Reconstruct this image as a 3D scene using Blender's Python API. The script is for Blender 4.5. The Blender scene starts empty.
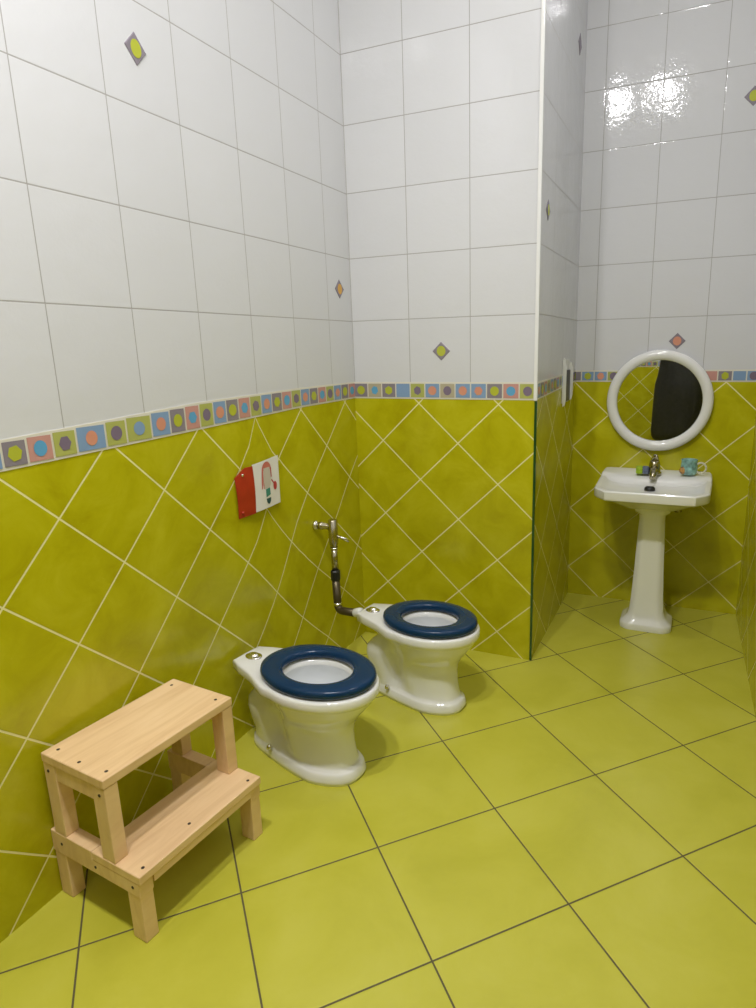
import bpy, bmesh, math, random
from math import sin, cos, pi, radians
from mathutils import Vector, Matrix

random.seed(4)
scene = bpy.context.scene
COL = scene.collection

# ------------------------------------------------------------------ camera
cam_d = bpy.data.cameras.new('camera')
cam = bpy.data.objects.new('camera', cam_d)
COL.objects.link(cam)
scene.camera = cam
YAW, PITCH, ROLL, FPX, PX, PY = 0.413, -0.2344, -0.0213, 635.6, 421.09, 500.24
fw = Vector((-sin(YAW)*cos(PITCH), cos(YAW)*cos(PITCH), sin(PITCH)))
rt0 = Vector((cos(YAW), sin(YAW), 0)); up0 = rt0.cross(fw)
rt = rt0*cos(ROLL) + up0*sin(ROLL); up = -rt0*sin(ROLL) + up0*cos(ROLL)
M = Matrix((rt, up, -fw)).transposed().to_4x4()
M.translation = Vector((1.1203, -1.9932, 1.0606))
cam.matrix_world = M
cam_d.sensor_fit = 'VERTICAL'
cam_d.sensor_height = 24
cam_d.lens = FPX*24/1008
cam_d.shift_x = (378-PX)/1008
cam_d.shift_y = (PY-504)/1008
cam_d.clip_start = 0.02

# ------------------------------------------------------------------ world, lamps, exposure
world = bpy.data.worlds.new('room_air'); scene.world = world
world.use_nodes = True
world.node_tree.nodes['Background'].inputs[0].default_value = (1, 0.97, 0.92, 1)
world.node_tree.nodes['Background'].inputs[1].default_value = 0.0
scene.view_settings.view_transform = 'Standard'
scene.view_settings.look = 'None'
scene.view_settings.gamma = 1
scene.view_settings.use_curve_mapping = False
scene.view_settings.exposure = 0.0
CEIL = 2.70
LAMPS = [(0.77, -1.60, 1.0), (0.44, -1.66, 1.0), (0.98, -0.24, 0.25)]  # third entry is an added fill light to brighten the rear alcove
LAMP_COL = (0.985, 0.967, 0.985)
LAMP_W = 18.6

def lamp(x, y, power):
    d = bpy.data.lights.new('downlight_beam', 'AREA')
    d.shape = 'DISK'; d.size = 0.075
    d.energy = power; d.color = LAMP_COL
    o = bpy.data.objects.new('downlight_beam', d); COL.objects.link(o)
    o.location = (x, y, CEIL-0.030)
for (x, y, k) in LAMPS: lamp(x, y, LAMP_W*k)

# ------------------------------------------------------------------ room dimensions
W1, L2, YF = 0.6488, 0.6706, -2.95
def XR(y): return 1.316 + (0.6706-y)*0.027
HH, HV = 0.1345, 0.1320
ROW1, ROWH = 1.156, 0.2025

# ------------------------------------------------------------------ node helpers
def new_mat(name):
    m = bpy.data.materials.new(name); m.use_nodes = True
    nt = m.node_tree; b = nt.nodes['Principled BSDF']
    return m, nt, b
class N:
    def __init__(s, nt): s.nt = nt
    def math(s, op, a, b=None, c=None, clamp=False):
        n = s.nt.nodes.new('ShaderNodeMath'); n.operation = op; n.use_clamp = clamp
        for i, v in enumerate((a, b, c)):
            if v is None: continue
            if isinstance(v, (int, float)): n.inputs[i].default_value = v
            else: s.nt.links.new(v, n.inputs[i])
        return n.outputs[0]
    def mix(s, f, a, b):
        n = s.nt.nodes.new('ShaderNodeMix'); n.data_type = 'RGBA'
        for i, v in ((0, f), (6, a), (7, b)):
            if isinstance(v, (int, float)): n.inputs[i].default_value = v
            elif isinstance(v, tuple): n.inputs[i].default_value = v if len(v) == 4 else v+(1,)
            else: s.nt.links.new(v, n.inputs[i])
        return n.outputs[2]
    def noise(s, vec, scale, detail=2, rough=.5, dist=0):
        n = s.nt.nodes.new('ShaderNodeTexNoise'); n.inputs['Scale'].default_value = scale
        n.inputs['Detail'].default_value = detail; n.inputs['Roughness'].default_value = rough
        n.inputs['Distortion'].default_value = dist
        if vec is not None: s.nt.links.new(vec, n.inputs['Vector'])
        return n.outputs[0]
    def uv(s):
        n = s.nt.nodes.new('ShaderNodeUVMap'); x = s.nt.nodes.new('ShaderNodeSeparateXYZ')
        s.nt.links.new(n.outputs[0], x.inputs[0]); return n.outputs[0], x.outputs[0], x.outputs[1]
    def pos(s):
        n = s.nt.nodes.new('ShaderNodeNewGeometry'); return n.outputs['Position']
    def obj(s):
        n = s.nt.nodes.new('ShaderNodeTexCoord'); return n.outputs['Object']
    def combine(s, x, y, z=0.0):
        n = s.nt.nodes.new('ShaderNodeCombineXYZ')
        for i, v in enumerate((x, y, z)):
            if isinstance(v, (int, float)): n.inputs[i].default_value = v
            else: s.nt.links.new(v, n.inputs[i])
        return n.outputs[0]
    def bump(s, h, strength, dist, normal=None):
        n = s.nt.nodes.new('ShaderNodeBump'); n.inputs['Strength'].default_value = strength
        n.inputs['Distance'].default_value = dist; s.nt.links.new(h, n.inputs['Height'])
        if normal is not None: s.nt.links.new(normal, n.inputs['Normal'])
        return n.outputs[0]
    def ramp(s, f, stops):
        n = s.nt.nodes.new('ShaderNodeValToRGB'); r = n.color_ramp
        while len(r.elements) < len(stops): r.elements.new(.5)
        for e, (p, c) in zip(r.elements, stops): e.position = p; e.color = c+(1,) if len(c) == 3 else c
        s.nt.links.new(f, n.inputs[0]); return n.outputs[0]
    def lines(s, coord, half):      # 1 where coord is within half of an integer
        f = s.math('FRACT', s.math('ADD', coord, .5))
        return s.math('LESS_THAN', s.math('ABSOLUTE', s.math('SUBTRACT', f, .5)), half)
    def soft(s, coord, half):
        f = s.math('FRACT', s.math('ADD', coord, .5))
        d = s.math('ABSOLUTE', s.math('SUBTRACT', f, .5))
        return s.math('SUBTRACT', 1.0, s.math('DIVIDE', d, half, clamp=True), clamp=True)

def flat(name, col, rough=.5, metal=0, coat=0, noise=0, nscale=30, bump=0):
    m, nt, b = new_mat(name); n = N(nt)
    c = col+(1,)
    if noise:
        k = n.noise(n.obj(), nscale, 3)
        d = tuple(min(1, v*(1-noise)) for v in col); l = tuple(min(1, v*(1+noise)) for v in col)
        nt.links.new(n.ramp(k, [(.3, d), (.7, l)]), b.inputs['Base Color'])
    else: b.inputs['Base Color'].default_value = c
    if bump: nt.links.new(n.bump(n.noise(n.obj(), nscale*2, 3), bump, .002), b.inputs['Normal'])
    b.inputs['Roughness'].default_value = rough; b.inputs['Metallic'].default_value = metal
    b.inputs['Coat Weight'].default_value = coat; b.inputs['Coat Roughness'].default_value = .05
    return m

def white_tiles(name, u0, pitch):
    m, nt, b = new_mat(name); n = N(nt); uv, u, v = n.uv()
    cu = n.math('DIVIDE', n.math('SUBTRACT', u, u0), pitch)
    cv = n.math('DIVIDE', n.math('SUBTRACT', v, ROW1), ROWH)
    # the lowest row runs down to the border: no line below the first row line
    above = n.math('GREATER_THAN', v, ROW1-.05)
    g = n.math('MAXIMUM', n.lines(cu, .0052), n.math('MULTIPLY', n.lines(cv, .0062), above))
    gs = n.math('MAXIMUM', n.soft(cu, .014), n.math('MULTIPLY', n.soft(cv, .014), above))
    tone = n.noise(n.combine(n.math('FLOOR', cu), n.math('FLOOR', cv), 0), 7.3, 0)
    base = n.mix(tone, (.625, .63, .64), (.665, .67, .68))
    nt.links.new(n.mix(g, base, (.36, .35, .33)), b.inputs['Base Color'])
    nt.links.new(n.math('ADD', .07, n.math('MULTIPLY', g, .6)), b.inputs['Roughness'])
    b.inputs['Specular IOR Level'].default_value = .36
    # glazed surface: slow undulation with small ripples, grout recessed
    wav = n.math('ADD', n.math('MULTIPLY', n.noise(uv, 14, 1), 1.0), n.math('MULTIPLY', n.noise(uv, 75, 2, .6), .34))
    per = n.noise(n.combine(n.math('FLOOR', cu), n.math('FLOOR', cv), 3), 5.1, 0)
    nb = n.bump(wav, .22, .0045)
    nt.links.new(n.bump(n.math('MULTIPLY', gs, -1), .25, .0008, nb), b.inputs['Normal'])
    return m

def green_tiles(name, u0, v0, HH=HH):
    m, nt, b = new_mat(name); n = N(nt); uv, u, v = n.uv()
    a = n.math('DIVIDE', n.math('SUBTRACT', u, u0), 2*HH)
    c = n.math('DIVIDE', n.math('SUBTRACT', v, v0), 2*HV)
    p = n.math('ADD', a, c); q = n.math('SUBTRACT', a, c)
    g = n.math('MAXIMUM', n.lines(p, .0100), n.lines(q, .0100))
    gs = n.math('MAXIMUM', n.soft(p, .022), n.soft(q, .022))
    cell = n.noise(n.combine(n.math('FLOOR', p), n.math('FLOOR', q), 1), 9.7, 0)
    big = n.noise(uv, 9, 5, .62, .6)
    col = n.ramp(big, [(.30, (.40, .360, .003)), (.50, (.48, .450, .006)), (.72, (.56, .53, .018))])
    dots = n.noise(uv, 60, 3, .7, 1.2)
    col = n.mix(n.math('MULTIPLY', n.math('GREATER_THAN', dots, .69), .25), col, (.60, .56, .04))
    col = n.mix(n.math('MULTIPLY', cell, .22), col, (.40, .36, .004))
    nt.links.new(n.mix(g, col, (.80, .74, .36)), b.inputs['Base Color'])
    nt.links.new(n.math('ADD', .20, n.math('MULTIPLY', g, .5)), b.inputs['Roughness'])
    wav = n.noise(uv, 16, 3, .55)
    nb = n.bump(wav, .45, .004)
    nt.links.new(n.bump(n.math('MULTIPLY', gs, -1), .5, .001, nb), b.inputs['Normal'])
    return m

def floor_tiles(name):
    S, TH, FX, FY = .2917, .8112, .7469, -.7471
    m, nt, b = new_mat(name); n = N(nt); uv, u, v = n.uv()
    x = n.math('SUBTRACT', u, FX); y = n.math('SUBTRACT', v, FY)
    c, s = cos(TH)/S, sin(TH)/S
    a = n.math('ADD', n.math('MULTIPLY', x, c), n.math('MULTIPLY', y, s))
    d = n.math('SUBTRACT', n.math('MULTIPLY', y, c), n.math('MULTIPLY', x, s))
    g = n.math('MAXIMUM', n.lines(a, .0062), n.lines(d, .0062))
    gs = n.math('MAXIMUM', n.soft(a, .016), n.soft(d, .016))
    cell = n.noise(n.combine(n.math('FLOOR', a), n.math('FLOOR', d), 1), 8.9, 0)
    big = n.noise(uv, 5, 5, .6, .4)
    col = n.ramp(big, [(.28, (.46, .44, .036)), (.52, (.52, .495, .052)), (.75, (.565, .54, .078))])
    col = n.mix(n.math('MULTIPLY', cell, .25), col, (.44, .45, .04))
    nt.links.new(n.mix(g, col, (.10, .085, .035)), b.inputs['Base Color'])
    nt.links.new(n.math('ADD', n.math('ADD', .27, n.math('MULTIPLY', big, .08)), n.math('MULTIPLY', g, .4)), b.inputs['Roughness'])
    nb = n.bump(n.noise(uv, 12, 3, .5), .25, .004)
    nt.links.new(n.bump(n.math('MULTIPLY', gs, -1), .6, .0012, nb), b.inputs['Normal'])
    return m

def wood():
    m, nt, b = new_mat('pale_beech'); n = N(nt)
    sep = nt.nodes.new('ShaderNodeSeparateXYZ'); nt.links.new(n.obj(), sep.inputs[0])
    st = n.combine(n.math('MULTIPLY', sep.outputs[0], 26), n.math('MULTIPLY', sep.outputs[1], 2.4), n.math('MULTIPLY', sep.outputs[2], 9))
    g1 = n.noise(st, 1.6, 5, .6, .8)
    st2 = n.combine(n.math('MULTIPLY', sep.outputs[0], 5), n.math('MULTIPLY', sep.outputs[1], 1.2), n.math('MULTIPLY', sep.outputs[2], 5))
    g2 = n.noise(st2, 3, 3, .5)
    col = n.ramp(n.math('ADD', n.math('MULTIPLY', g1, .65), n.math('MULTIPLY', g2, .35)),
                 [(.30, (.66, .43, .22)), (.52, (.79, .555, .305)), (.70, (.85, .62, .37))])
    nt.links.new(col, b.inputs['Base Color']); b.inputs['Roughness'].default_value = .42
    nt.links.new(n.bump(g1, .15, .001), b.inputs['Normal'])
    return m

M_FLOOR = floor_tiles('green_floor_tiles')
M_CEIL = flat('ceiling_paint', (.72, .70, .66), .8, noise=.03)
M_POR = flat('white_porcelain', (.80, .80, .775), .10, coat=.6)
M_BASIN = flat('basin_porcelain', (.80, .80, .775), .26, coat=.15)
M_BOWL = flat('bowl_porcelain', (.78, .80, .80), .12, coat=.5)
M_SEAT = flat('navy_seat_plastic', (.0025, .030, .085), .20)
M_SEAT.node_tree.nodes['Principled BSDF'].inputs['Specular IOR Level'].default_value = .32
M_CHROME = flat('chrome', (.75, .73, .68), .16, metal=1)
M_BRASS = flat('tarnished_chrome', (.46, .42, .30), .22, metal=1, noise=.15)
M_PIPE = flat('dark_painted_pipe', (.085, .068, .035), .35, metal=.6, noise=.25)
M_BLACK = flat('black_rubber', (.012, .012, .010), .4)
M_WOOD = wood()
M_SCREW = flat('screw_hole', (.035, .022, .012), .6)
M_GROUT = flat('cream_grout', (.70, .67, .56), .7)
M_RED = flat('red_card', (.40, .030, .010), .35, noise=.1)
M_CARD = flat('white_laminated_card', (.80, .78, .76), .25)
M_WPLAST = flat('white_plastic', (.74, .74, .70), .25)
M_WATER = flat('water_surface', (.62, .66, .66), .03, coat=.5)
M_GLASSY = flat('dark_green_edge_trim', (.004, .06, .016), .12, coat=.5)
M_MIRROR = flat('mirror_silver', (.66, .67, .63), .012, metal=1)
MC = {'lime': flat('mosaic_lime', (.45, .48, .045), .2), 'grey': flat('mosaic_grey', (.25, .22, .255), .2),
      'blue': flat('mosaic_blue', (.115, .36, .60), .2), 'purple': flat('mosaic_purple', (.20, .155, .225), .2),
      'peach': flat('mosaic_peach', (.66, .29, .19), .2), 'pink': flat('mosaic_pink', (.56, .29, .25), .2),
      'sky': flat('mosaic_sky', (.22, .34, .53), .2), 'olive': flat('mosaic_olive', (.42, .44, .12), .2),
      'tan': flat('mosaic_tan', (.45, .40, .28), .2), 'orange': flat('mosaic_orange', (.66, .36, .06), .2)}

# ------------------------------------------------------------------ object helpers
def link(name, bm, mats, parent=None, smooth=False, bevel=0, seg=2, normals=True):
    if normals: bmesh.ops.recalc_face_normals(bm, faces=bm.faces)
    me = bpy.data.meshes.new(name); bm.to_mesh(me); bm.free()
    o = bpy.data.objects.new(name, me); COL.objects.link(o)
    for mm in (mats if isinstance(mats, (list, tuple)) else [mats]): me.materials.append(mm)
    if smooth:
        for p in me.polygons: p.use_smooth = True
    if bevel:
        md = o.modifiers.new('bevel', 'BEVEL'); md.width = bevel; md.segments = seg
        md.limit_method = 'ANGLE'; md.angle_limit = radians(40)
        for p in me.polygons: p.use_smooth = True
        md.harden_normals = True
    if parent: o.parent = parent
    return o
def smooth_by_angle(o, deg=40):
    me = o.data
    bm = bmesh.new(); bm.from_mesh(me)
    for e in bm.edges:
        if len(e.link_faces) == 2 and e.calc_face_angle(0) > radians(deg): e.smooth = False
    bm.to_mesh(me); bm.free()
    for p in me.polygons: p.use_smooth = True
def thing(name, label, cat, loc=(0, 0, 0), rz=0, group=None):
    o = bpy.data.objects.new(name, None); COL.objects.link(o); o.empty_display_size = .05
    o.location = loc; o.rotation_euler = (0, 0, rz); o['label'] = label; o['category'] = cat
    if group: o['group'] = group
    return o
def tag(o, label, cat, group=None):
    o['label'] = label; o['category'] = cat
    if group: o['group'] = group
    return o
def box(bm, x0, x1, y0, y1, z0, z1):
    v = [bm.verts.new((x, y, z)) for z in (z0, z1) for y in (y0, y1) for x in (x0, x1)]
    for f in ((0, 2, 3, 1), (4, 5, 7, 6), (0, 1, 5, 4), (2, 6, 7, 3), (0, 4, 6, 2), (1, 3, 7, 5)):
        bm.faces.new([v[i] for i in f])
def boxo(name, d, mat, parent=None, bevel=.002):
    bm = bmesh.new(); box(bm, *d); return link(name, bm, mat, parent, bevel=bevel)
def loft(bm, rings, cap0=True, cap1=True, mat=0):
    R = [[bm.verts.new(p) for p in r] for r in rings]; n = len(R[0])
    for a, b in zip(R, R[1:]):
        for i in range(n):
            f = bm.faces.new((a[i], a[(i+1) % n], b[(i+1) % n], b[i])); f.material_index = mat
    if cap0: bm.faces.new(R[0][::-1]).material_index = mat
    if cap1: bm.faces.new(R[-1]).material_index = mat
    return R
def tube(bm, pts, rad, n=16, caps=True):
    pts = [Vector(p) for p in pts]; rings = []; prev = None
    for i, p in enumerate(pts):
        t = (pts[min(i+1, len(pts)-1)]-pts[max(i-1, 0)]).normalized()
        if prev is None:
            a = Vector((0, 0, 1)) if abs(t.z) < .9 else Vector((1, 0, 0)); x = t.cross(a).normalized()
        else: x = (prev-t*prev.dot(t)).normalized()
        prev = x; y = t.cross(x); r = rad[i] if isinstance(rad, (list, tuple)) else rad
        rings.append([p+(x*cos(2*pi*k/n)+y*sin(2*pi*k/n))*r for k in range(n)])
    loft(bm, rings, caps, caps)
def arc_path(pts, r=.02, n=6):
    pts = [Vector(p) for p in pts]; out = [pts[0]]
    for a, b, c in zip(pts, pts[1:], pts[2:]):
        d0 = (a-b).normalized(); d1 = (c-b).normalized()
        rr = min(r, (a-b).length*.45, (c-b).length*.45)
        p0 = b+d0*rr; p1 = b+d1*rr
        for k in range(n+1):
            t = k/n; out.append(p0*(1-t)**2+b*2*t*(1-t)+p1*t*t)
    out.append(pts[-1]); return out
def lathe(bm, prof, n=32, c=(0, 0, 0)):
    loft(bm, [[(c[0]+r*cos(2*pi*k/n), c[1]+r*sin(2*pi*k/n), c[2]+z) for k in range(n)] for r, z in prof])

# ------------------------------------------------------------------ room shell
def wall(name, P0, P1, nrm, bz, u_of, white_u0, white_p, g_u0, g_v0, warp=None, z1=CEIL, hh=HH):
    """tiled wall from P0 to P1 (xy); bz(u)->z of border bottom, border top; UV = (u, z)"""
    P0, P1, nrm = Vector(P0), Vector(P1), Vector(nrm); L = (P1-P0).length; nu = max(4, int(L/.05))
    bm = bmesh.new(); uvl = bm.loops.layers.uv.new('UVMap')
    def P(t, z, off=0):
        q = P0.lerp(P1, t)-nrm*off; return (q.x, q.y, z)
    nlo, nhi = 18, 4
    grid = []
    for i in range(nu+1):
        t = i/nu; u = u_of(t); b0, b1 = bz(u); m = (b0+b1)/2
        zs = [m*k/nlo for k in range(nlo+1)]+[m+(z1-m)*k/nhi for k in range(1, nhi+1)]
        grid.append([(bm.verts.new(P(t, z)), u, z) for z in zs])
    flip = (P1-P0).cross(Vector((0, 0)).to_3d() if False else nrm.to_3d()).z if False else 0
    for i in range(nu):
        for j in range(nlo+nhi):
            cs = [grid[i][j], grid[i+1][j], grid[i+1][j+1], grid[i][j+1]]
            f = bm.faces.new([c[0] for c in cs]); f.material_index = 0 if j < nlo else 1
            for lp, (vv, u, z) in zip(f.loops, cs):
                lp[uvl].uv = (u+(warp(u, z) if (warp and j < nlo) else 0), z)
    # face the room
    bm.normal_update()
    n3 = Vector((nrm.x, nrm.y, 0))
    if list(bm.faces)[0].normal.dot(n3) < 0:
        bmesh.ops.reverse_faces(bm, faces=list(bm.faces))
    # masonry behind the tiles
    v = [bm.verts.new(P(t, z, .06)) for t in (0, 1) for z in (0, z1)]
    f = bm.faces.new((v[0], v[1], v[3], v[2])); f.material_index = 2
    o = link(name, bm, [green_tiles(name+'_green', g_u0, g_v0, hh), white_tiles(name+'_white', white_u0, white_p), M_CEIL], normals=False)
    o['kind'] = 'structure'
    return o

def interp(u, pts):
    if u <= pts[0][0]: return pts[0][1]
    for (a, x), (b, y) in zip(pts, pts[1:]):
        if u <= b: return x+(y-x)*(u-a)/(b-a)
    return pts[-1][1]
def bzL(y):
    return interp(y, [(-3, .855), (-1.28, .866), (-.78, .880), (-.344, .894), (0, .896)]), interp(y, [(-3, .905), (-1.27, .918), (-1.06, .928), (-.77, .943), (-.34, .950), (0, .950)])
def warpL(y, z):
    y1 = interp(z, [(.2, -.30), (.36, -.32), (.50, -.38), (.64, -.43), (.77, -.50)])
    s = min(1, max(0, (y+.63)/(y1+.63))); s = s*s*(3-2*s)
    return s*interp(z, [(.1, .02), (.22, .034), (.36, .058), (.49, .070), (.63, .094), (.9, .10)])
wall_left = wall('wall_left', (0, YF), (0, 0), (1, 0), bzL, lambda t: YF+(0-YF)*t, -1.144, .1990, -1.183, .7545, warpL)
wall_back = wall('wall_back', (0, 0), (W1, 0), (0, -1), lambda u: (.896, .949), lambda t: W1*t, .2165, .2145, .5265, .880, hh=.1402)
wall_part = wall('wall_partition', (W1, 0), (W1, L2), (1, 0), lambda u: (.896+.022*u/L2, .949+.011*u/L2), lambda t: L2*t, .205, .2, .12, .91)
wall_rear = wall('wall_rear', (W1, L2), (XR(L2), L2), (0, -1), lambda u: (.917, .959), lambda t: W1+(XR(L2)-W1)*t, .7225, .2005, .6475, .915, hh=.1400)
wall_right = wall('wall_right', (XR(L2), L2), (XR(YF), YF), (-1, 0), lambda u: (.917-.02*u/3.6, .959-.02*u/3.6), lambda t: (L2-YF)*t, .15, .2, .13, .917)
wall_front = wall('wall_front', (0, YF), (XR(YF), YF), (0, 1), lambda u: (.856, .906), lambda t: XR(YF)*t, .2, .2, .2, .85)

bm = bmesh.new(); uvl = bm.loops.layers.uv.new('UVMap')
vs = [(-.02, YF-.02), (XR(YF)+.02, YF-.02), (XR(L2)+.02, L2+.02), (W1-.0, L2+.02), (W1-.0, .02), (-.02, .02)]
f = bm.faces.new([bm.verts.new((x, y, 0)) for x, y in vs])
for lp in f.loops: lp[uvl].uv = lp.vert.co.xy
g = bmesh.ops.extrude_face_region(bm, geom=[f])
for e in g['geom']:
    if isinstance(e, bmesh.types.BMVert): e.co.z = -.05
o = link('floor', bm, M_FLOOR); o['kind'] = 'structure'
for p in o.data.polygons:
    pass
uvd = o.data.uv_layers[0].data
for lp in o.data.loops: uvd[lp.index].uv = o.data.vertices[lp.vertex_index].co.xy
bm = bmesh.new(); bm.faces.new([bm.verts.new((x, y, CEIL)) for x, y in vs])
g = bmesh.ops.extrude_face_region(bm, geom=list(bm.faces))
for e in g['geom']:
    if isinstance(e, bmesh.types.BMVert): e.co.z = CEIL+.05
o = link('ceiling', bm, M_CEIL); o['kind'] = 'structure'

# mosaic border strips: children of their walls
def border(wallo, P0, P1, nrm, bz, u_of, edges, seq):
    """edges: u positions of tile boundaries; seq: (background, motif) per tile"""
    P0, P1, nrm = Vector(P0), Vector(P1), Vector(nrm)
    def W(u, z, off):
        t = (u-u_of(0))/(u_of(1)-u_of(0)); q = P0.lerp(P1, t)+nrm*off; return (q.x, q.y, z)
    keys = list(MC); bm = bmesh.new()
    us = sorted(set([u_of(0), u_of(1)]+[e for e in edges if min(u_of(0), u_of(1)) < e < max(u_of(0), u_of(1))]))
    def poly(pts, off, mi):
        f = bm.faces.new([bm.verts.new(W(u, z, off)) for u, z in pts]); f.material_index = mi
        f.normal_update()
        if f.normal.dot(Vector((nrm.x, nrm.y, 0))) < 0: f.normal_flip()
    for a, b in zip(us, us[1:]):
        (z0a, z1a), (z0b, z1b) = bz(a), bz(b)
        poly([(a, z0a-.0015), (b, z0b-.0015), (b, z1b+.0015), (a, z1a+.0015)], .0015, len(keys))
        # slim edges of the strip
        for za, zb in ((z0a-.0015, z0b-.0015), (z1a+.0015, z1b+.0015)):
            f = bm.faces.new([bm.verts.new(W(a, za, -.004)), bm.verts.new(W(b, zb, -.004)), bm.verts.new(W(b, zb, .0015)), bm.verts.new(W(a, za, .0015))]); f.material_index = len(keys)
    for (a, b), (bg, mo) in zip(zip(edges, edges[1:]), seq):
        lo, hi = min(u_of(0), u_of(1)), max(u_of(0), u_of(1))
        a2, b2 = max(a, lo), min(b, hi)
        if b2-a2 < .006: continue
        g = .0022; z0, z1 = bz((a+b)/2); z0 += .004; z1 -= .004
        poly([(a2+g, z0), (b2-g, z0), (b2-g, z1), (a2+g, z1)], .0026, keys.index(bg))
        cu, cz, r = (a+b)/2, (z0+z1)/2, .0150
        if b2-a2 < .03 or mo is None: continue
        k6 = 16 if random.random() < .6 else 6
        rx = r*random.uniform(.88, 1.02); ph = random.uniform(0, 1)
        poly([(cu+rx*cos(2*pi*k/k6+ph), cz+r*sin(2*pi*k/k6+ph)) for k in range(k6)], .0032, keys.index(mo))
    link('mosaic_border', bm, [MC[k] for k in keys]+[M_GROUT], wallo, normals=False)

G, B, P_, O_ = ('grey', 'lime'), ('pink', 'blue'), ('olive', 'purple'), ('sky', 'peach')
cyc = [G, B, P_, O_]
e = [-1.273+.0495*k for k in range(-34, 1)]; s = [cyc[k % 4] for k in range(-34, 0)]
eL = e+[-1.226, -1.174, -1.123, -1.054, -1.001, -.932, -.876]
sL = s+[G, B, P_, O_, P_, ('olive', 'sky'), ('sky', 'peach')]
k = 0; u = -.876
nrest = 18; st = .876/nrest
for k in range(nrest):
    eL.append(-.876+st*(k+1)); sL.append(cyc[k % 4])
border(wall_left, (0, YF), (0, 0), (1, 0), bzL, lambda t: YF-YF*t, eL, sL)
eB = [.0+W1/12*k for k in range(13)]
sB = [('grey', 'lime'), ('tan', 'blue'), ('grey', 'lime'), ('sky', None), ('olive', 'purple'), ('sky', 'peach'), ('tan', 'purple'), ('sky', 'peach'), ('sky', 'peach'), ('grey', 'lime'), ('pink', 'blue'), ('olive', 'purple')]
border(wall_back, (0, 0), (W1, 0), (0, -1), lambda u: (.896, .949), lambda t: W1*t, eB, sB)
eP = [.0+.0485*k for k in range(15)]
border(wall_part, (W1, 0), (W1, L2), (1, 0), lambda u: (.896+.022*u/L2, .949+.011*u/L2), lambda t: L2*t, eP, [cyc[(k+3) % 4] for k in range(14)])
eR = [.62+.0003, .6745, .7245, .7755, .825, .875, .925, .975, 1.025, 1.075, 1.125, 1.176, 1.226, 1.273, 1.322]
sR = [('grey', None), ('sky', 'lime'), ('sky', 'peach'), ('olive', 'purple'), G, B, P_, O_, G, B, ('pink', None), ('grey', 'lime'), ('sky', 'sky'), ('sky', 'purple')]
border(wall_rear, (W1, L2), (XR(L2), L2), (0, -1), lambda u: (.917, .959), lambda t: W1+(XR(L2)-W1)*t, eR, sR)
border(wall_right, (XR(L2), L2), (XR(YF), YF), (-1, 0), lambda u: (.917-.02*u/3.6, .959-.02*u/3.6), lambda t: (L2-YF)*t, [.05*k for k in range(74)], [cyc[k % 4] for k in range(73)])
border(wall_front, (0, YF), (XR(YF), YF), (0, 1), lambda u: (.856, .906), lambda t: XR(YF)*t, [.05*k for k in range(30)], [cyc[k % 4] for k in range(29)])

# small diamond accent tiles set in the white tiles
def accent(wallo, c, along, nrm, hu, hz, bg, mo):
    c, al, nr = Vector(c), Vector(along), Vector(nrm); keys = [bg, mo]; bm = bmesh.new()
    def ring(k, f, off, nseg=4):
        return [c+al*(hu*f*cos(2*pi*i/nseg))+Vector((0, 0, hz*f*sin(2*pi*i/nseg)))+nr*off for i in range(nseg)]
    loft(bm, [ring(0, 1.0, -.003), ring(0, 1.0, .0012), ring(0, .93, .002)], False, True)
    r = [bm.verts.new(c+al*(hu*.50*cos(2*pi*i/14+.2))+Vector((0, 0, hz*.56*sin(2*pi*i/14+.2)))+nr*.0028) for i in range(14)]
    f = bm.faces.new(r); f.material_index = 1
    link('accent_tile', bm, [MC[bg], MC[mo]], wallo)
accent(wall_left, (0, -.855, 1.673), (0, 1, 0), (1, 0, 0), .028, .031, 'grey', 'lime')
accent(wall_left, (0, -.074, 1.257), (0, 1, 0), (1, 0, 0), .028, .030, 'grey', 'orange')
accent(wall_back, (.331, 0, 1.051), (1, 0, 0), (0, -1, 0), .031, .030, 'grey', 'lime')
accent(wall_rear, (1.026, L2, 1.068), (1, 0, 0), (0, -1, 0), .030, .030, 'grey', 'peach')
accent(wall_rear, (1.214, L2, 1.868), (1, 0, 0), (0, -1, 0), .030, .031, 'grey', 'lime')
accent(wall_part, (W1, .104, 1.467), (0, 1, 0), (1, 0, 0), .028, .030, 'grey', 'lime')
accent(wall_part, (W1, .540, 2.075), (0, 1, 0), (1, 0, 0), .028, .034, 'grey', 'purple')

# outside corner: white edge strip above, dark green glassy edge strip below
def qround(x, y, z0, z1, r, name, mat):
    bm = bmesh.new(); ring = [(x, y), (x-r, y), (x-r, y-.003)]
    ring = [(x+.0035, y-.0035), (x-r, y-.0035), (x-r, y+.001), (x-.001, y+.001), (x-.001, y+r), (x+.0035, y+r)]
    loft(bm, [[(a, b, z0) for a, b in ring], [(a, b, z1) for a, b in ring]])
    return link(name, bm, mat, wall_back, bevel=.0015)
qround(W1, 0, .893, CEIL-.001, .008, 'white_corner_strip', M_POR)
qround(W1, 0, .001, .892, .0045, 'green_corner_strip', M_GLASSY)

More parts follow.
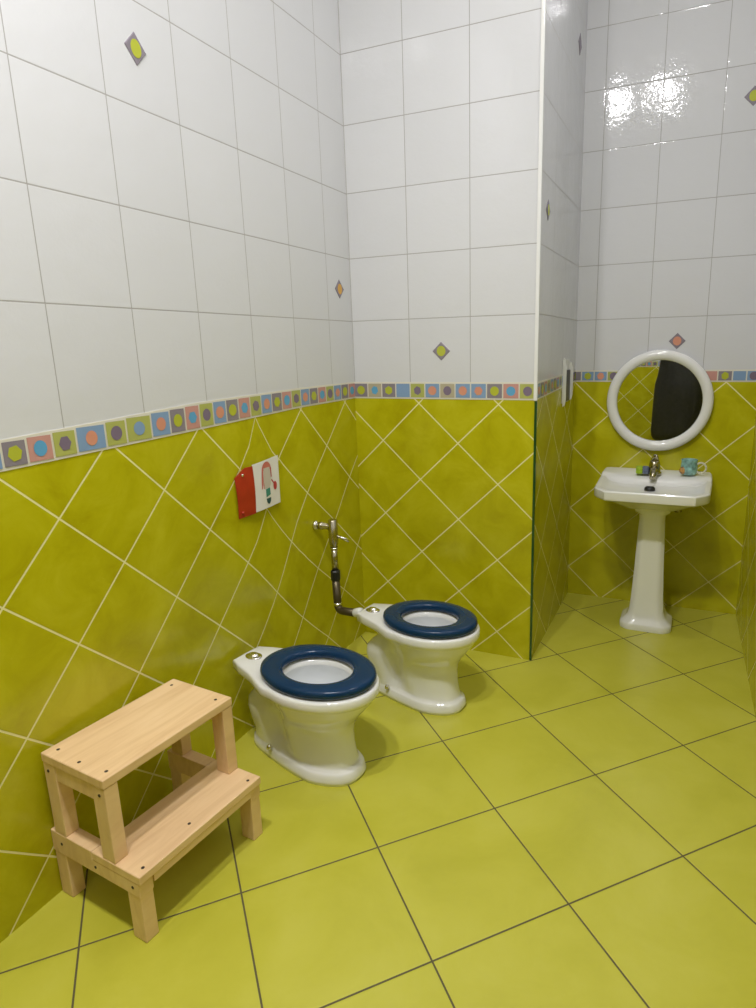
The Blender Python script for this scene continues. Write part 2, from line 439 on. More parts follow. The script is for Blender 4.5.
# downlight fittings in the ceiling, just above the picture; alcove one added as fill
for i, (x, y, k_) in enumerate(LAMPS):
    t = thing('ceiling_downlight', ['white ceiling downlight near the middle of the ceiling', 'white ceiling downlight nearer the left wall', 'added white fill downlight brightening the washbasin alcove'][i], 'ceiling light', (x, y, CEIL), 0, 'round downlights in the ceiling')
    bm = bmesh.new(); lathe(bm, [(.050, -.002), (.060, -.010), (.072, -.012), (.078, -.006), (.078, .0)], 40)
    link('trim_ring', bm, M_WPLAST, t, smooth=True)
    em, nt, b = new_mat('lamp_glass'); b.inputs['Emission Color'].default_value = LAMP_COL+(1,); b.inputs['Emission Strength'].default_value = 12
    bm = bmesh.new(); lathe(bm, [(.048, -.001), (.044, -.009), (.03, -.013)], 32); link('lamp_glass', bm, em, t, smooth=True)

# ------------------------------------------------------------------ toilets
def se(v, p): return math.copysign(abs(v)**p, v)
def make_toilet():
    t = thing('toilet', 'low white toilet with open navy seat, nearer the wooden step stool', 'toilet', (.022, -.720, 0), radians(-7.5), 'low white toilets with navy seats')
    n = 72; A = [2*pi*k/n for k in range(n)]
    def ring(xb, xf, z, W, p=.8, px=1.0):
        out = []
        for a in A:
            c, s = cos(a), sin(a); x = xb+(xf-xb)*(se(c, px)+1)/2
            out.append((x, se(s, p)*interp(c, W), z))
        return out
    # foot, waist with trapway behind, bowl
    foot = [(-1, .048), (-.5, .056), (0, .070), (.45, .086), (1, .084)]
    rings = [
        ring(.022, .392, 0, foot, .72), ring(.020, .395, .010, foot, .72),
        ring(.024, .390, .026, [(w, v-.003) for w, v in foot], .72),
        ring(.028, .386, .0300, [(w, v-.007) for w, v in foot], .72),
        ring(.031, .377, .0335, [(-1, .046), (-.55, .048), (-.1, .048), (.3, .068), (1, .076)], .74),
        ring(.032, .374, .040, [(-1, .046), (-.55, .048), (-.1, .046), (.3, .066), (1, .074)], .75),
        ring(.028, .371, .055, [(-1, .046), (-.6, .048), (-.2, .030), (.12, .060), (1, .072)], .78),
        ring(.018, .366, .085, [(-1, .050), (-.6, .054), (-.2, .028), (.12, .061), (1, .073)], .8),
        ring(.010, .365, .115, [(-1, .052), (-.6, .056), (-.2, .030), (.12, .063), (1, .076)], .8),
        ring(.014, .371, .138, [(-1, .048), (-.6, .054), (-.2, .038), (.12, .070), (1, .084)], .82),
        ring(.034, .384, .158, [(-1, .040), (-.6, .050), (-.18, .056), (.15, .088), (1, .098)], .85),
        ring(.066, .406, .182, [(-1, .038), (-.6, .060), (-.18, .084), (.2, .104), (1, .110)], .88),
        ring(.080, .424, .203, [(-1, .042), (-.6, .076), (-.18, .100), (.2, .114), (1, .117)], .92),
        ring(.070, .431, .215, [(-1, .044), (-.6, .080), (-.18, .105), (.2, .118), (1, .119)], .95)]
    def deck(z, grow):
        out = []
        for a in A:
            c, s = cos(a), sin(a); d = Vector((c, s)); cx, aa, bb = .268, .176, .126
            # union of ellipse and tapering rear tongue, as seen from the ellipse centre
            r = 1/math.sqrt((c/aa)**2+(s/bb)**2)
            if c < 0:
                # tongue: polygon half-width .052 at x=.0 to .100 at x=.16
                rr = 0; steps = 160
                for k in range(steps):
                    q = .35*k/steps; x = cx+q*c; y = abs(q*s)
                    hw = interp(x, [(.0, .046), (.012, .056), (.06, .066), (.12, .090), (.17, .115), (.25, .126)])
                    if x >= 0.0 and y <= hw: rr = q
                r = max(r, rr)
            out.append((cx+(r+grow)*c, (r+grow)*s, z))
        return out
    rings += [deck(.222, -.008), deck(.225, -.002), deck(.231, 0), deck(.245, .0), deck(.2495, -.003), deck(.2505, -.008)]
    def ell(cx, a, b, z): return [(cx+a*cos(q), b*sin(q), z) for q in A]
    rings += [ell(.268, .112, .088, .2505), ell(.270, .104, .078, .246), ell(.270, .101, .076, .236)]
    bm = bmesh.new(); loft(bm, rings, True, False)
    body = link('bowl_body', bm, M_POR, t, smooth=True)
    bm = bmesh.new()
    loft(bm, [ell(.270, .101, .076, .236), ell(.268, .102, .078, .215), ell(.262, .092, .070, .185), ell(.252, .068, .050, .155), ell(.243, .046, .034, .135)], False, False)
    link('bowl_interior', bm, M_BOWL, t, smooth=True)
    bm = bmesh.new(); loft(bm, [ell(.247, .056, .041, .143), ell(.247, .02, .015, .1432)], False, True)
    link('bowl_water', bm, M_WATER, t, smooth=True)
    # seat: closed ring with rounded section
    bm = bmesh.new(); ns = 14; rs = []
    for q in A:
        cx = .270; ro = (.167, .119); ri = (.099, .077)
        sec = []
        for k in range(ns):
            w = 2*pi*k/ns; f = (se(cos(w), .65)+1)/2; z = .2632+.0125*se(sin(w), .6)+(.001*(1-f))
            x = cx+(ri[0]+(ro[0]-ri[0])*f)*cos(q); y = (ri[1]+(ro[1]-ri[1])*f)*sin(q)
            if cos(q) < -.55:   # squared-off back near the hinge
                y *= 1+.10*f*(-.55-cos(q))
            sec.append(bm.verts.new((x, y, z)))
        rs.append(sec)
    for i in range(n):
        a, b = rs[i], rs[(i+1) % n]
        for k in range(ns): bm.faces.new((a[k], a[(k+1) % ns], b[(k+1) % ns], b[k]))
    link('toilet_seat', bm, M_SEAT, t, smooth=True)
    for s in (-1, 1):
        bm = bmesh.new(); tube(bm, [(.116, s*.030, .249), (.116, s*.030, .256)], .009, 14)
        link('seat_hinge', bm, M_SEAT, t, smooth=True)
    bm = bmesh.new(); lathe(bm, [(.026, 0), (.026, .003), (.019, .005), (.016, .004), (.014, .009), (.007, .011)], 28, (0, 0, 0))
    for v in bm.verts: v.co.y *= .72; v.co += Vector((.043, -.006, .2500))
    c = link('chrome_cover', bm, M_CHROME, t, smooth=True)
    c['label'] = 'oval chrome cover on the rear tongue'
    for s in (-1, 1):
        bm = bmesh.new(); lathe(bm, [(.008, 0), (.008, .004), (.006, .009), (.002, .011)], 14, (.128, s*.056, .033))
        link('floor_bolt_cap', bm, M_CHROME, t, smooth=True)
    t.scale = (.968, 1, 1.028)
    return t
def dup(root, loc, rz, label, group):
    r = root.copy(); COL.objects.link(r); r.location = loc; r.rotation_euler = (0, 0, rz); r['label'] = label; r['group'] = group
    for ch in list(root.children):
        c = ch.copy(); COL.objects.link(c); c.parent = r
    return r
toilet = make_toilet()
toilet2 = dup(toilet, (.186, -.333, 0), radians(-7.0), 'low white toilet with open navy seat, fed by the dark flush pipe', 'low white toilets with navy seats')
toilet2.scale = (.895, .96, 1.035)

# ------------------------------------------------------------------ flush valve and pipe on the left wall
fv = thing('flush_valve', 'tarnished flush valve with dark pipe running down left wall to toilet', 'flush valve', (0, -.303, 0))
bm = bmesh.new()
tube(bm, [(0.0005, 0, .508), (.006, 0, .508), (.010, 0, .508), (.014, 0, .508)], [.016, .016, .013, .010], 24)
link('wall_rose', bm, M_CHROME, fv, smooth=True)
bm = bmesh.new(); tube(bm, [(.010, 0, .508), (.018, 0, .508), (.019, 0, .508), (.030, 0, .508), (.031, 0, .508), (.066, 0, .508)], [.011, .011, .013, .013, .010, .010], 20)
link('inlet_pipe', bm, M_BRASS, fv, smooth=True)
bm = bmesh.new(); VX = .068
tube(bm, [(VX, 0, .533), (VX, 0, .531), (VX, 0, .462), (VX, 0, .450), (VX, 0, .447), (VX, 0, .436)], [.012, .0155, .0155, .0140, .012, .012], 24)
link('valve_body', bm, M_BRASS, fv, smooth=True)
bm = bmesh.new(); tube(bm, [(VX, 0, .440), (VX, 0, .436)], .0140, 24); link('collar', bm, M_CHROME, fv, smooth=True)
bm = bmesh.new(); tube(bm, [(VX+.010, .002, .478), (VX+.03, .010, .470), (VX+.048, .018, .460)], [.0045, .0055, .0065], 12)
link('lever', bm, M_CHROME, fv, smooth=True)
bm = bmesh.new(); tube(bm, [(VX, 0, .437), (VX, 0, .358)], .0110, 20); link('riser_pipe', bm, M_BRASS, fv, smooth=True)
bm = bmesh.new(); tube(bm, [(VX, 0, .362), (VX, 0, .358), (VX, 0, .330), (VX, 0, .326)], [.013, .0160, .0160, .014], 8)
link('coupling_nut', bm, M_BLACK, fv)
bm = bmesh.new(); path = arc_path([(VX, 0, .328), (VX+.004, -.002, .222), (VX+.088, -.033, .238)], .026, 8)
tube(bm, path, .0130, 20); link('flush_pipe', bm, M_PIPE, fv, smooth=True)
bm = bmesh.new(); tube(bm, [(VX+.0036, -.0018, .250), (VX+.0037, -.0018, .241)], .0145, 20); link('clamp_ring', bm, M_CHROME, fv, smooth=True)
bm = bmesh.new(); tube(bm, [(VX+.086, -.033, .238), (VX+.088, -.034, .2385), (VX+.106, -.036, .245), (VX+.114, -.036, .248)], [.012, .0145, .0145, .012], 18)
o = link('white_connector', bm, M_WPLAST, fv, smooth=True)

# ------------------------------------------------------------------ step stool
def make_stool():
    t = thing('step_stool', 'pale wooden two-step stool standing against the green left wall', 'step stool', (.0155, -1.3080, 0), -.0903)
    L, D, H1, H2, DL, B0 = .314, .184, .326, .149, .244, -.015
    boxo('top_board', (0, D, 0, L, H1-.019, H1), M_WOOD, t, .0025)
    for w0 in (0.001, L-.029):
        for u0 in (0.001, D-.037):
            boxo('upper_leg', (u0, u0+.036, w0, w0+.028, H2, H1-.019), M_WOOD, t, .002)
        boxo('upper_rail', (.037, D-.037, w0+.001, w0+.021, H1-.052, H1-.019), M_WOOD, t, .002)
    for w0 in (0.0005, L-.0305):
        bm = bmesh.new(); pr = [(B0, H2-.048), (DL, H2-.048), (DL, H2-.018), (.112, H2-.018), (.112, H2), (B0, H2)]
        loft(bm, [[(u, w0, z) for u, z in pr], [(u, w0+.030, z) for u, z in pr]])
        link('side_rail', bm, M_WOOD, t, bevel=.002)
        for u0 in (B0+.002, DL-.038):
            boxo('lower_leg', (u0, u0+.036, w0+.001, w0+.029, 0, H2-.048), M_WOOD, t, .002)
    boxo('step_board', (.1125, DL+.005, 0, L, H2-.018, H2), M_WOOD, t, .0025)
    boxo('front_rail', (DL-.012, DL+.003, .031, L-.031, H2-.034, H2-.018), M_WOOD, t, .0015)
    boxo('back_rail', (D-.055, D-.04, .029, L-.029, H1-.037, H1-.019), M_WOOD, t, .0015)
    for (u, w, z) in ((.022, .022, H1), (.095, .016, H1), (.165, .022, H1), (.022, L-.024, H1), (.160, L-.024, H1),
                      (DL-.010, .020, H2), (DL-.010, L-.024, H2), (DL-.022, L*.44, H2)):
        bm = bmesh.new(); lathe(bm, [(.0034, -.001), (.0034, .0004), (.002, .0005)], 10, (u, w, z)); link('screw', bm, M_SCREW, t)
    for (u, z, w) in ((.016, H1-.035, 0.0), (D-.016, H1-.035, 0.0), (.018, H2-.022, 0.0), (.12, H2-.032, 0.0), (DL-.018, H2-.030, 0.0)):
        bm = bmesh.new(); tube(bm, [(u, w+.002, z), (u, w-.0004, z)], .0030, 10); link('screw', bm, M_SCREW, t)
    return t
make_stool()

# ------------------------------------------------------------------ washbasin on pedestal
sink = thing('washbasin', 'white pedestal washbasin under the round mirror', 'washbasin', (.992, .50, 0))
n = 96; A = [2*pi*(k+.5)/n for k in range(n)]
def crect(ax, ay0, ay1, z, k=1.78, taper=0.0, zf=None, fk=None):
    """chamfered rectangle about local origin; y from -ay0 (front) to +ay1 (back)"""
    out = []
    for a in A:
        c, s = cos(a), sin(a); ay = ay1 if s > 0 else ay0; kk = k if s < 0 else (fk or 1.93)
        r = 1/max(abs(c)/ax, abs(s)/ay, (abs(c)/ax+abs(s)/ay)/kk)
        x, y = r*c, r*s
        x *= 1-taper*max(0, -y/ay0)
        out.append((x, y, zf(y) if zf else z))
    return out
zt = lambda y: .562+(.010 if y > .060 else max(0, .010*(y-.035)/.025))
FR, BK, HX = .250, .168, .199
rings = [crect(.055, .060, .10, .456), crect(.095, .10, .13, .470), crect(.145, .160, .15, .500), crect(.172, .205, .160, .520, taper=.06),
         crect(.184, .230, .164, .525, taper=.05), crect(.194, FR-.006, .1665, .5255, taper=.05), crect(HX-.002, FR-.001, BK-.001, .529, taper=.05),
         crect(HX, FR, BK, .533, taper=.05)]
rings += [crect(HX, FR, BK, 0, taper=.05, zf=lambda y: zt(y)-.004), crect(HX-.004, FR-.004, BK-.002, 0, taper=.05, zf=zt),
          crect(HX-.016, FR-.016, BK-.006, 0, taper=.05, zf=zt), crect(HX-.021, FR-.021, .030, 0, taper=.05, zf=lambda y: .5605),
          crect(HX-.030, FR-.032, .022, .554, taper=.05), crect(HX-.050, FR-.056, .016, .545, taper=.05, k=1.6, fk=1.6),
          crect(.11, .13, .008, .541, k=1.5, fk=1.5), crect(.03, .05, .004, .540, k=1.4, fk=1.4)]
rings = [[(x-.006, y, z) for x, y, z in r] for r in rings]
bm = bmesh.new(); loft(bm, rings); o = link('basin', bm, M_BASIN, sink); smooth_by_angle(o, 38)
A0 = A; A = [2*pi*(k+.5)/48 for k in range(48)]
def pc(ax, ay, z, k=1.7): return [(x, y-.045, z) for x, y, z in crect(ax, ay, ay, z, k, fk=k)]
prof = [(.093, .080, 0), (.094, .081, .004), (.094, .081, .020), (.091, .078, .027), (.078, .068, .036), (.068, .062, .050), (.062, .058, .070), (.058, .054, .12),
        (.052, .048, .25), (.047, .045, .38), (.045, .044, .425), (.046, .045, .445), (.060, .056, .457), (.062, .058, .462), (.061, .057, .474)]
bm = bmesh.new(); loft(bm, [pc(*p) for p in prof]); o = link('pedestal', bm, M_POR, sink); smooth_by_angle(o, 42)
# mixer tap
def sub(name, bm, mat, smooth=True): return link(name, bm, mat, sink, smooth=smooth)
TX, TZ = -.012, -.0245
bm = bmesh.new(); tube(bm, [(TX, .075, .596+TZ), (TX, .075, .602+TZ), (TX, .075, .604+TZ), (TX, .073, .634+TZ), (TX, .071, .646+TZ), (TX, .070, .652+TZ)], [.027, .027, .022, .021, .018, .008], 20)
tube(bm, [(TX, .065, .618+TZ), (TX, .028, .612+TZ), (TX, .008, .600+TZ), (TX, .001, .588+TZ)], [.016, .014, .013, .011], 14)
tap = sub('mixer_tap', bm, M_BRASS)
bm = bmesh.new(); tube(bm, [(TX, .074, .650+TZ), (TX+.002, .064, .661+TZ), (TX+.005, .044, .667+TZ), (TX+.008, .026, .671+TZ)], [.015, .013, .009, .006], 12)
lv = link('tap_lever', bm, M_BRASS, tap, smooth=True)
bm = bmesh.new(); lathe(bm, [(.019, -.002), (.019, .008), (.015, .013), (.006, .015)], 20, (-.014, -.095, .5415)); sub('drain', bm, M_BLACK)
# water supply stub and valve behind the pedestal
bm = bmesh.new(); tube(bm, arc_path([(.075, .168, .42), (.075, .125, .42), (.070, .10, .50)], .02), .008, 12); w = sub('supply_pipe', bm, M_CHROME)
bm = bmesh.new(); tube(bm, [(.075, .132, .42), (.092, .118, .425)], [.011, .010], 12); link('stop_valve', bm, M_BRASS, w, smooth=True)
A = A0

# ------------------------------------------------------------------ round mirror
mir = thing('round_mirror', 'round mirror in thick white rounded frame above the washbasin', 'mirror', (.975, L2, .8425))
bm = bmesh.new(); na = 72; ns = 14
rs = []
for i in range(na):
    a = 2*pi*i/na; sec = []
    for k in range(ns):
        w = 2*pi*k/ns; r = .1755+.0195*cos(w); y = -.0165-.0155*sin(w)
        if sin(w) < 0: y = -.001 if y > -.001 else y
        sec.append(bm.verts.new((r*cos(a), y, r*sin(a))))
    rs.append(sec)
for i in range(na):
    a, b = rs[i], rs[(i+1) % na]
    for k in range(ns): bm.faces.new((a[k], a[(k+1) % ns], b[(k+1) % ns], b[k]))
link('mirror_frame', bm, M_POR, mir, smooth=True)
bm = bmesh.new(); tube(bm, [(0, -.006, 0), (0, -.010, 0)], .164, 72); link('mirror_glass', bm, M_MIRROR, mir)

# ------------------------------------------------------------------ things on the washbasin
M_TEAL = flat('teal_glaze', (.22, .42, .38), .25, coat=.4, noise=.5, nscale=55)
M_SPG = flat('green_sponge', (.33, .50, .02), .9, noise=.2, nscale=120, bump=.5)
M_SPB = flat('grey_scourer', (.13, .16, .24), .9, noise=.3, nscale=150, bump=.5)
mug = thing('mug', 'patterned teal mug with round cream handle on the washbasin ledge', 'mug', (1.103, .590, .5725))
mug.scale = (.88, .88, .90)
bm = bmesh.new(); lathe(bm, [(.024, 0), (.028, .002), (.033, .014), (.034, .040), (.032, .058), (.034, .064), (.032, .065), (.029, .058), (.030, .02), (.015, .008)], 32)
link('mug_body', bm, M_TEAL, mug, smooth=True)
bm = bmesh.new(); pts = []
tube(bm, [(.030+.019+.021*cos(2*pi*k/20), -.004-.004*cos(2*pi*k/20), .031+.023*sin(2*pi*k/20)) for k in range(2, 19)], .0042, 10) if False else None
ring = [(.046+.021*cos(2*pi*k/24), -.006, .031+.022*sin(2*pi*k/24)) for k in range(25)]
tube(bm, ring, .0042, 10); link('mug_handle', bm, flat('cream_glaze', (.62, .60, .44), .25), mug, smooth=True)
bm = bmesh.new()
bmesh.ops.create_uvsphere(bm, u_segments=16, v_segments=10, radius=.015)
for v in bm.verts: v.co = Vector((v.co.x*1.0-.024, v.co.y*.6-.022, v.co.z*1.05+.020))
link('mug_figure', bm, flat('brown_orange_glaze', (.38, .20, .05), .25, noise=.6, nscale=70), mug, smooth=True)
sp = thing('sponge', 'green and grey dish sponge lying beside the mixer tap', 'sponge', (.936, .566, .5725), radians(4))
boxo('sponge_foam', (-.022, .002, -.02, .022, 0, .026), M_SPG, sp, .004)
boxo('scouring_pad', (.002, .024, -.02, .022, 0, .026), M_SPB, sp, .004)

# ------------------------------------------------------------------ picture card on the left wall
card = thing('picture_card', 'red and white wall card with a drawing of a girl in pink', 'wall sign', (0, -.582, .693))
bm = bmesh.new(); nx = 14; g = []
def cardpt(s, z): # s 0..1 along white part, starts off wall, dips, curls out at the free edge
    x = .012+.004*sin(s*pi)-.006*s+.012*max(0, s-.8)*2*(.6+z*3)
    return x
for i in range(nx+1):
    s = i/nx; row = []
    for j in range(9):
        z = -.0655+.131*j/8; zz = z+(.002-.004*s)
        row.append(Vector((cardpt(s, z), -.026+.120*s, zz+(.012*s if z > 0 else .006*s-.003)*abs(z)/.0655)))
    g.append(row)
def sheet(bm, g, th, mat=0):
    V = [[bm.verts.new(p) for p in r] for r in g]; V2 = [[bm.verts.new(p-Vector((th, 0, 0))) for p in r] for r in g]
    I, J = len(g)-1, len(g[0])-1
    for i in range(I):
        for j in range(J):
            bm.faces.new((V[i][j], V[i+1][j], V[i+1][j+1], V[i][j+1])); bm.faces.new((V2[i][j], V2[i][j+1], V2[i+1][j+1], V2[i+1][j]))
    for i in range(I):
        bm.faces.new((V[i][0], V2[i][0], V2[i+1][0], V[i+1][0])); bm.faces.new((V[i][J], V[i+1][J], V2[i+1][J], V2[i][J]))
    for j in range(J):
        bm.faces.new((V[0][j], V[0][j+1], V2[0][j+1], V2[0][j])); bm.faces.new((V[I][j], V2[I][j], V2[I][j+1], V[I][j+1]))
sheet(bm, g, .0015); white = link('white_sheet', bm, M_CARD, card, smooth=False); smooth_by_angle(white, 30)
bm = bmesh.new(); g = []
for i in range(9):
    s = i/8; row = []
    for j in range(9):
        q = j/8; y = -.092+.066*s
        ztop = .064-.022*max(0, (.55-s)/.55)-.0; zb = -.069-.002*(1-s)
        x = .0035+.0085*s+.003*sin(pi*q)
        row.append(Vector((x, y+.004*(1-s)*(1-q), zb+(ztop-zb)*q)))
    g.append(row)
sheet(bm, g, .0015); link('red_sheet', bm, M_RED, card)
for zz, yy in ((.046, -.066), (-.056, -.076)):
    bm = bmesh.new(); tube(bm, [(.004, yy, zz), (.010, yy, zz), (.0118, yy, zz)], [.0038, .0042, .002], 12)
    link('pin', bm, M_CHROME if zz > 0 else M_RED, card, smooth=True)
# the drawing: flat shapes lying on the sheet
def drawing(polys):
    for nm, mat, pts in polys:
        bm = bmesh.new(); vs = []
        for y, z in pts:
            y = (y-.042)*1.22+.036; z = z*1.22+.006; s = (y+.026)/.120; vs.append(bm.verts.new((cardpt(s, z)+.0009, y, z)))
        f = bm.faces.new(vs); f.normal_update()
        if f.normal.x < 0: f.normal_flip()
        link(nm, bm, mat, white, normals=False)
def ellp(cy, cz, a, b, n=20, t0=0, t1=2*pi): return [(cy+a*cos(t0+(t1-t0)*k/n), cz+b*sin(t0+(t1-t0)*k/n)) for k in range(n+(0 if t1-t0 > 6.2 else 1))]
mp = flat('print_pink', (.60, .17, .14), .4); mf = flat('print_beige', (.58, .52, .46), .4); mt = flat('print_teal', (.04, .24, .19), .4)
md = flat('print_dark_teal', (.02, .08, .09), .4); mr = flat('print_crimson', (.50, .04, .06), .4)
drawing([('face', mf, [(.027, .036), (.051, .036), (.053, -.004), (.046, -.012), (.030, -.012), (.025, -.002)]),
         ('hair', mp, ellp(.039, .030, .0185, .020, 14, 0, pi)),
         ('plait', mp, [(.0205, .032), (.0255, .036), (.0245, .006), (.020, -.010), (.0165, -.012), (.0175, .004)]),
         ('plait', mr, [(.0535, .036), (.0578, .032), (.0580, .012), (.0545, .010)]),
         ('arm', mr, [(.0545, .004), (.0570, .006), (.0670, -.004), (.0660, -.008)]),
         ('arm', mp, [(.0240, .002), (.0260, .002), (.0265, -.012), (.0240, -.012)]),
         ('ball', mr, ellp(.0705, -.012, .0075, .0105, 16)),
         ('jumper', mt, [(.031, -.014), (.047, -.012), (.0485, -.029), (.031, -.033)]),
         ('bag', md, ellp(.040, -.036, .0090, .014, 12, pi, 2*pi))])

# ------------------------------------------------------------------ narrow holder on the projecting wall
hd = thing('wall_holder', 'narrow white open holder fixed on the projecting wall beside the mirror', 'holder', (W1, .455, .925))
boxo('back_plate', (.0008, .004, -.055, .062, -.075, .085), M_WPLAST, hd, .001)
bm = bmesh.new()
pr = [(.004, -.088), (.013, -.082), (.016, -.06), (.016, .055), (.010, .088), (.004, .092)]
loft(bm, [[(x, -.055, z) for x, z in pr], [(x, -.049, z) for x, z in pr]]); link('side_cheek', bm, M_WPLAST, hd, bevel=.001)
bm = bmesh.new(); loft(bm, [[(x*1.25, .056, z*.82) for x, z in pr], [(x*1.25, .062, z*.82) for x, z in pr]]); link('side_cheek', bm, M_WPLAST, hd, bevel=.001)
boxo('dark_gap_fill', (.0045, .010, -.048, .055, -.070, .045), M_BLACK, hd, .001)  # black block standing in for the dark gap between the cheeks

# ------------------------------------------------------------------ the photographer, seen only in the mirror
def skin_obj(name, verts, edges, mat, parent, sub=2, root=0):
    me = bpy.data.meshes.new(name); me.from_pydata([v[0] for v in verts], edges, [])
    o = bpy.data.objects.new(name, me); COL.objects.link(o); me.materials.append(mat)
    o.modifiers.new('skin', 'SKIN'); o.modifiers['skin'].use_smooth_shade = True
    lay = me.skin_vertices[0] if me.skin_vertices else None
    if lay is None:
        bm = bmesh.new(); bm.from_mesh(me); bm.verts.layers.skin.verify(); bm.to_mesh(me); bm.free(); lay = me.skin_vertices[0]
    for i, v in enumerate(verts):
        r = v[1]; lay.data[i].radius = (r, r) if not isinstance(r, tuple) else r
        lay.data[i].use_root = (i == root)
    sb = o.modifiers.new('sub', 'SUBSURF'); sb.levels = sub; sb.render_levels = sub
    o.parent = parent; return o
M_JACK = flat('black_jacket_cloth', (.016, .016, .016), .55, noise=.3, nscale=40, bump=.6)
M_TROU = flat('dark_trouser_cloth', (.022, .021, .020), .8, noise=.3, nscale=40, bump=.4)
M_SKIN = flat('skin', (.50, .30, .21), .5)
M_HAIR = flat('dark_hair', (.02, .013, .009), .6)
M_SHOE = flat('black_shoe_leather', (.012, .012, .012), .35)
per = thing('person', 'person in long black coat holding up a phone, reflected in the round mirror', 'person', (0.975, -2.43, 0), radians(3))
# body and head as one skinned figure (local: facing +y)
V = [((0, 0, .78), (.135, .10)), ((0, .0, .92), (.130, .095)), ((0, -.005, 1.10), (.150, .105)), ((0, -.01, 1.24), (.120, .085)), ((0, .0, 1.32), .044),
     ((0, .02, 1.40), (.066, .075)), ((0, .025, 1.49), (.072, .088)), ((0, .02, 1.545), (.045, .055)),
     ((-.165, -.01, 1.22), .052), ((.165, -.01, 1.22), .052), ((-.20, .07, 1.01), .042), ((.20, .07, 1.01), .042), ((-.10, .26, 1.03), .030), ((.10, .26, 1.03), .030),
     ((-.095, 0, .72), .080), ((.095, 0, .72), .080), ((-.10, .02, .41), .055), ((.10, .02, .41), .055), ((-.105, -.01, .08), .038), ((.105, -.01, .08), .038)]
E = [(0, 1), (1, 2), (2, 3), (3, 4), (4, 5), (5, 6), (6, 7), (3, 8), (3, 9), (8, 10), (9, 11), (10, 12), (11, 13), (0, 14), (0, 15), (14, 16), (15, 17), (16, 18), (17, 19)]
skin_obj('body', V, E, M_SKIN, per)
# jacket: torso and sleeves, a little larger than the body, hem at the hips
V = [((0, 0, .22), (.255, .165)), ((0, .0, .55), (.235, .155)), ((0, .0, .95), (.190, .135)), ((0, -.005, 1.10), (.172, .130)), ((0, -.01, 1.23), (.145, .108)), ((0, 0, 1.305), (.068, .066)),
     ((-.175, -.01, 1.22), .068), ((.175, -.01, 1.22), .068), ((-.205, .06, 1.01), .058), ((.205, .06, 1.01), .058), ((-.12, .22, 1.03), .043), ((.12, .22, 1.03), .043)]
E = [(0, 1), (1, 2), (2, 3), (3, 4), (4, 5), (4, 6), (4, 7), (6, 8), (7, 9), (8, 10), (9, 11)]
skin_obj('jacket', V, E, M_JACK, per, 2, 1)
V = [((0, 0, .80), (.150, .115)), ((0, 0, .72), (.145, .115)), ((-.095, 0, .62), .095), ((.095, 0, .62), .095), ((-.10, .02, .41), .074), ((.10, .02, .41), .074), ((-.105, -.005, .07), .058), ((.105, -.005, .07), .058)]
E = [(0, 1), (1, 2), (1, 3), (2, 4), (3, 5), (4, 6), (5, 7)]
skin_obj('trousers', V, E, M_TROU, per)
for s in (-1, 1):
    skin_obj('shoe', [((s*.105, -.07, .045), (.040, .040)), ((s*.106, .03, .045), (.045, .040)), ((s*.112, .14, .035), (.042, .030)), ((s*.114, .17, .030), (.030, .024))], [(0, 1), (1, 2), (2, 3)], M_SHOE, per, 2)
# hair
bm = bmesh.new(); bmesh.ops.create_uvsphere(bm, u_segments=24, v_segments=16, radius=1)
for v in list(bm.verts):
    if (v.co.y > .45 and v.co.z < .45) or v.co.z < -.55: bm.verts.remove(v)
for v in bm.verts: v.co = Vector((v.co.x*.088, v.co.y*.104+.014, v.co.z*.098+1.488))
h = link('hair', bm, M_HAIR, per, smooth=True); sd = h.modifiers.new('s', 'SOLIDIFY'); sd.thickness = .008
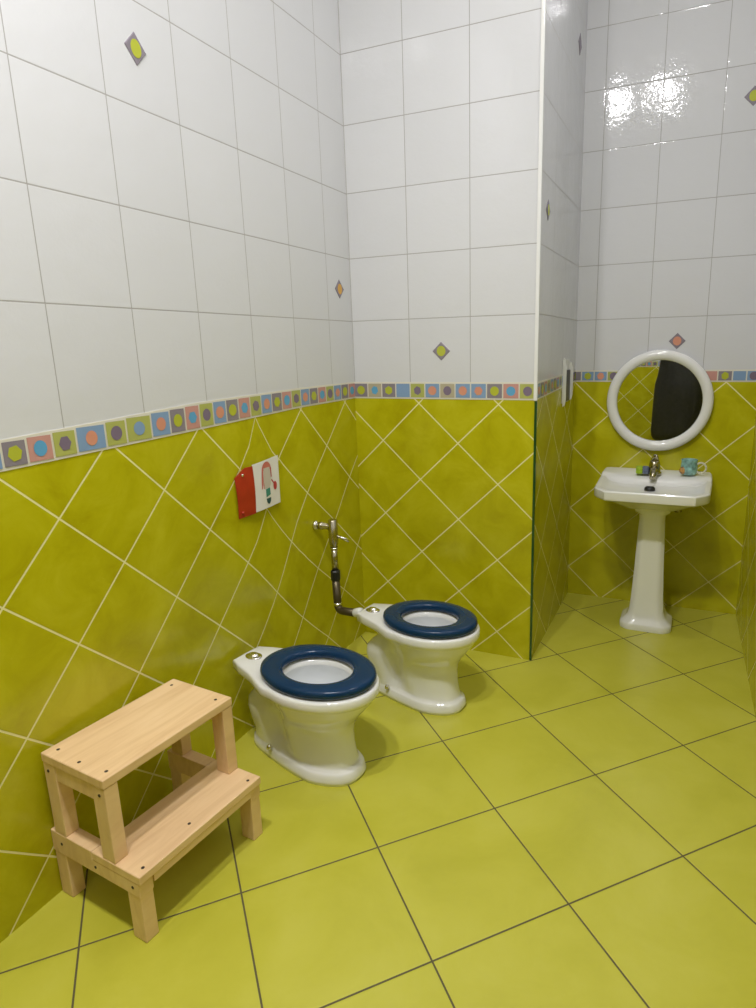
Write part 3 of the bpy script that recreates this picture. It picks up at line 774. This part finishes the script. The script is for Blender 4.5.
# face: nose, ears, eyes, mouth
for s in (-1, 1):
    bm = bmesh.new(); bmesh.ops.create_uvsphere(bm, u_segments=12, v_segments=8, radius=.010)
    for v in bm.verts: v.co += Vector((s*.029, .104, 1.462))
    ey = link('eye', bm, flat('eye_white', (.5, .47, .43), .3), per, smooth=True)
    bm = bmesh.new(); tube(bm, [(s*.029, .1115, 1.462), (s*.029, .1148, 1.462)], [.0058, .0040], 12)
    link('iris', bm, flat('dark_iris', (.03, .015, .008), .2), ey, smooth=True)
    bm = bmesh.new(); bmesh.ops.create_uvsphere(bm, u_segments=12, v_segments=8, radius=1)
    for v in bm.verts: v.co = Vector((v.co.x*.008+s*.077, v.co.y*.018+.015, v.co.z*.030+1.450))
    link('ear', bm, M_SKIN, per, smooth=True)
bm = bmesh.new(); tube(bm, [(0, .108, 1.465), (0, .122, 1.435), (0, .108, 1.425)], [.007, .012, .008], 10); link('nose', bm, M_SKIN, per, smooth=True)
bm = bmesh.new(); tube(bm, [(-.022, .098, 1.397), (0, .106, 1.395), (.022, .098, 1.397)], [.002, .006, .002], 8); link('mouth', bm, flat('lips', (.42, .16, .13), .5), per, smooth=True)
# hands: palm with four fingers and a thumb curling round the phone
for s in (-1, 1):
    V = [((s*.105, .245, 1.030), .025), ((s*.090, .285, 1.040), (.026, .018)), ((s*.078, .315, 1.050), (.028, .014))]
    E = [(0, 1), (1, 2)]
    for k, (dz, ln) in enumerate(((.032, .9), (.012, 1.0), (-.008, .95), (-.026, .78))):
        i = len(V)
        V += [((s*.076, .322, 1.050+dz*.8), .0095), ((s*.070, .322+.024*ln, 1.050+dz), .0085), ((s*(.070-.020*ln), .322+.036*ln, 1.052+dz), .0075), ((s*(.070-.040*ln), .322+.034*ln, 1.052+dz), .0065)]
        E += [(2, i), (i, i+1), (i+1, i+2), (i+2, i+3)]
    i = len(V); V += [((s*.078, .292, 1.070), .011), ((s*.062, .300, 1.085), .0095), ((s*.044, .318, 1.078), .008)]
    E += [(1, i), (i, i+1), (i+1, i+2)]
    skin_obj('hand', V, E, M_SKIN, per, 1)
ph = thing('phone', 'dark phone held up by the photographer in front of the mirror', 'phone', (0.975, -2.063, 1.06), radians(3))
boxo('phone_case', (-.072, .072, -.006, .002, -.036, .036), flat('phone_case_plastic', (.02, .02, .022), .3), ph, .003)
boxo('phone_screen', (-.066, .066, -.0068, -.006, -.031, .031), flat('phone_screen_glass', (.03, .03, .035), .05), ph, .0003)
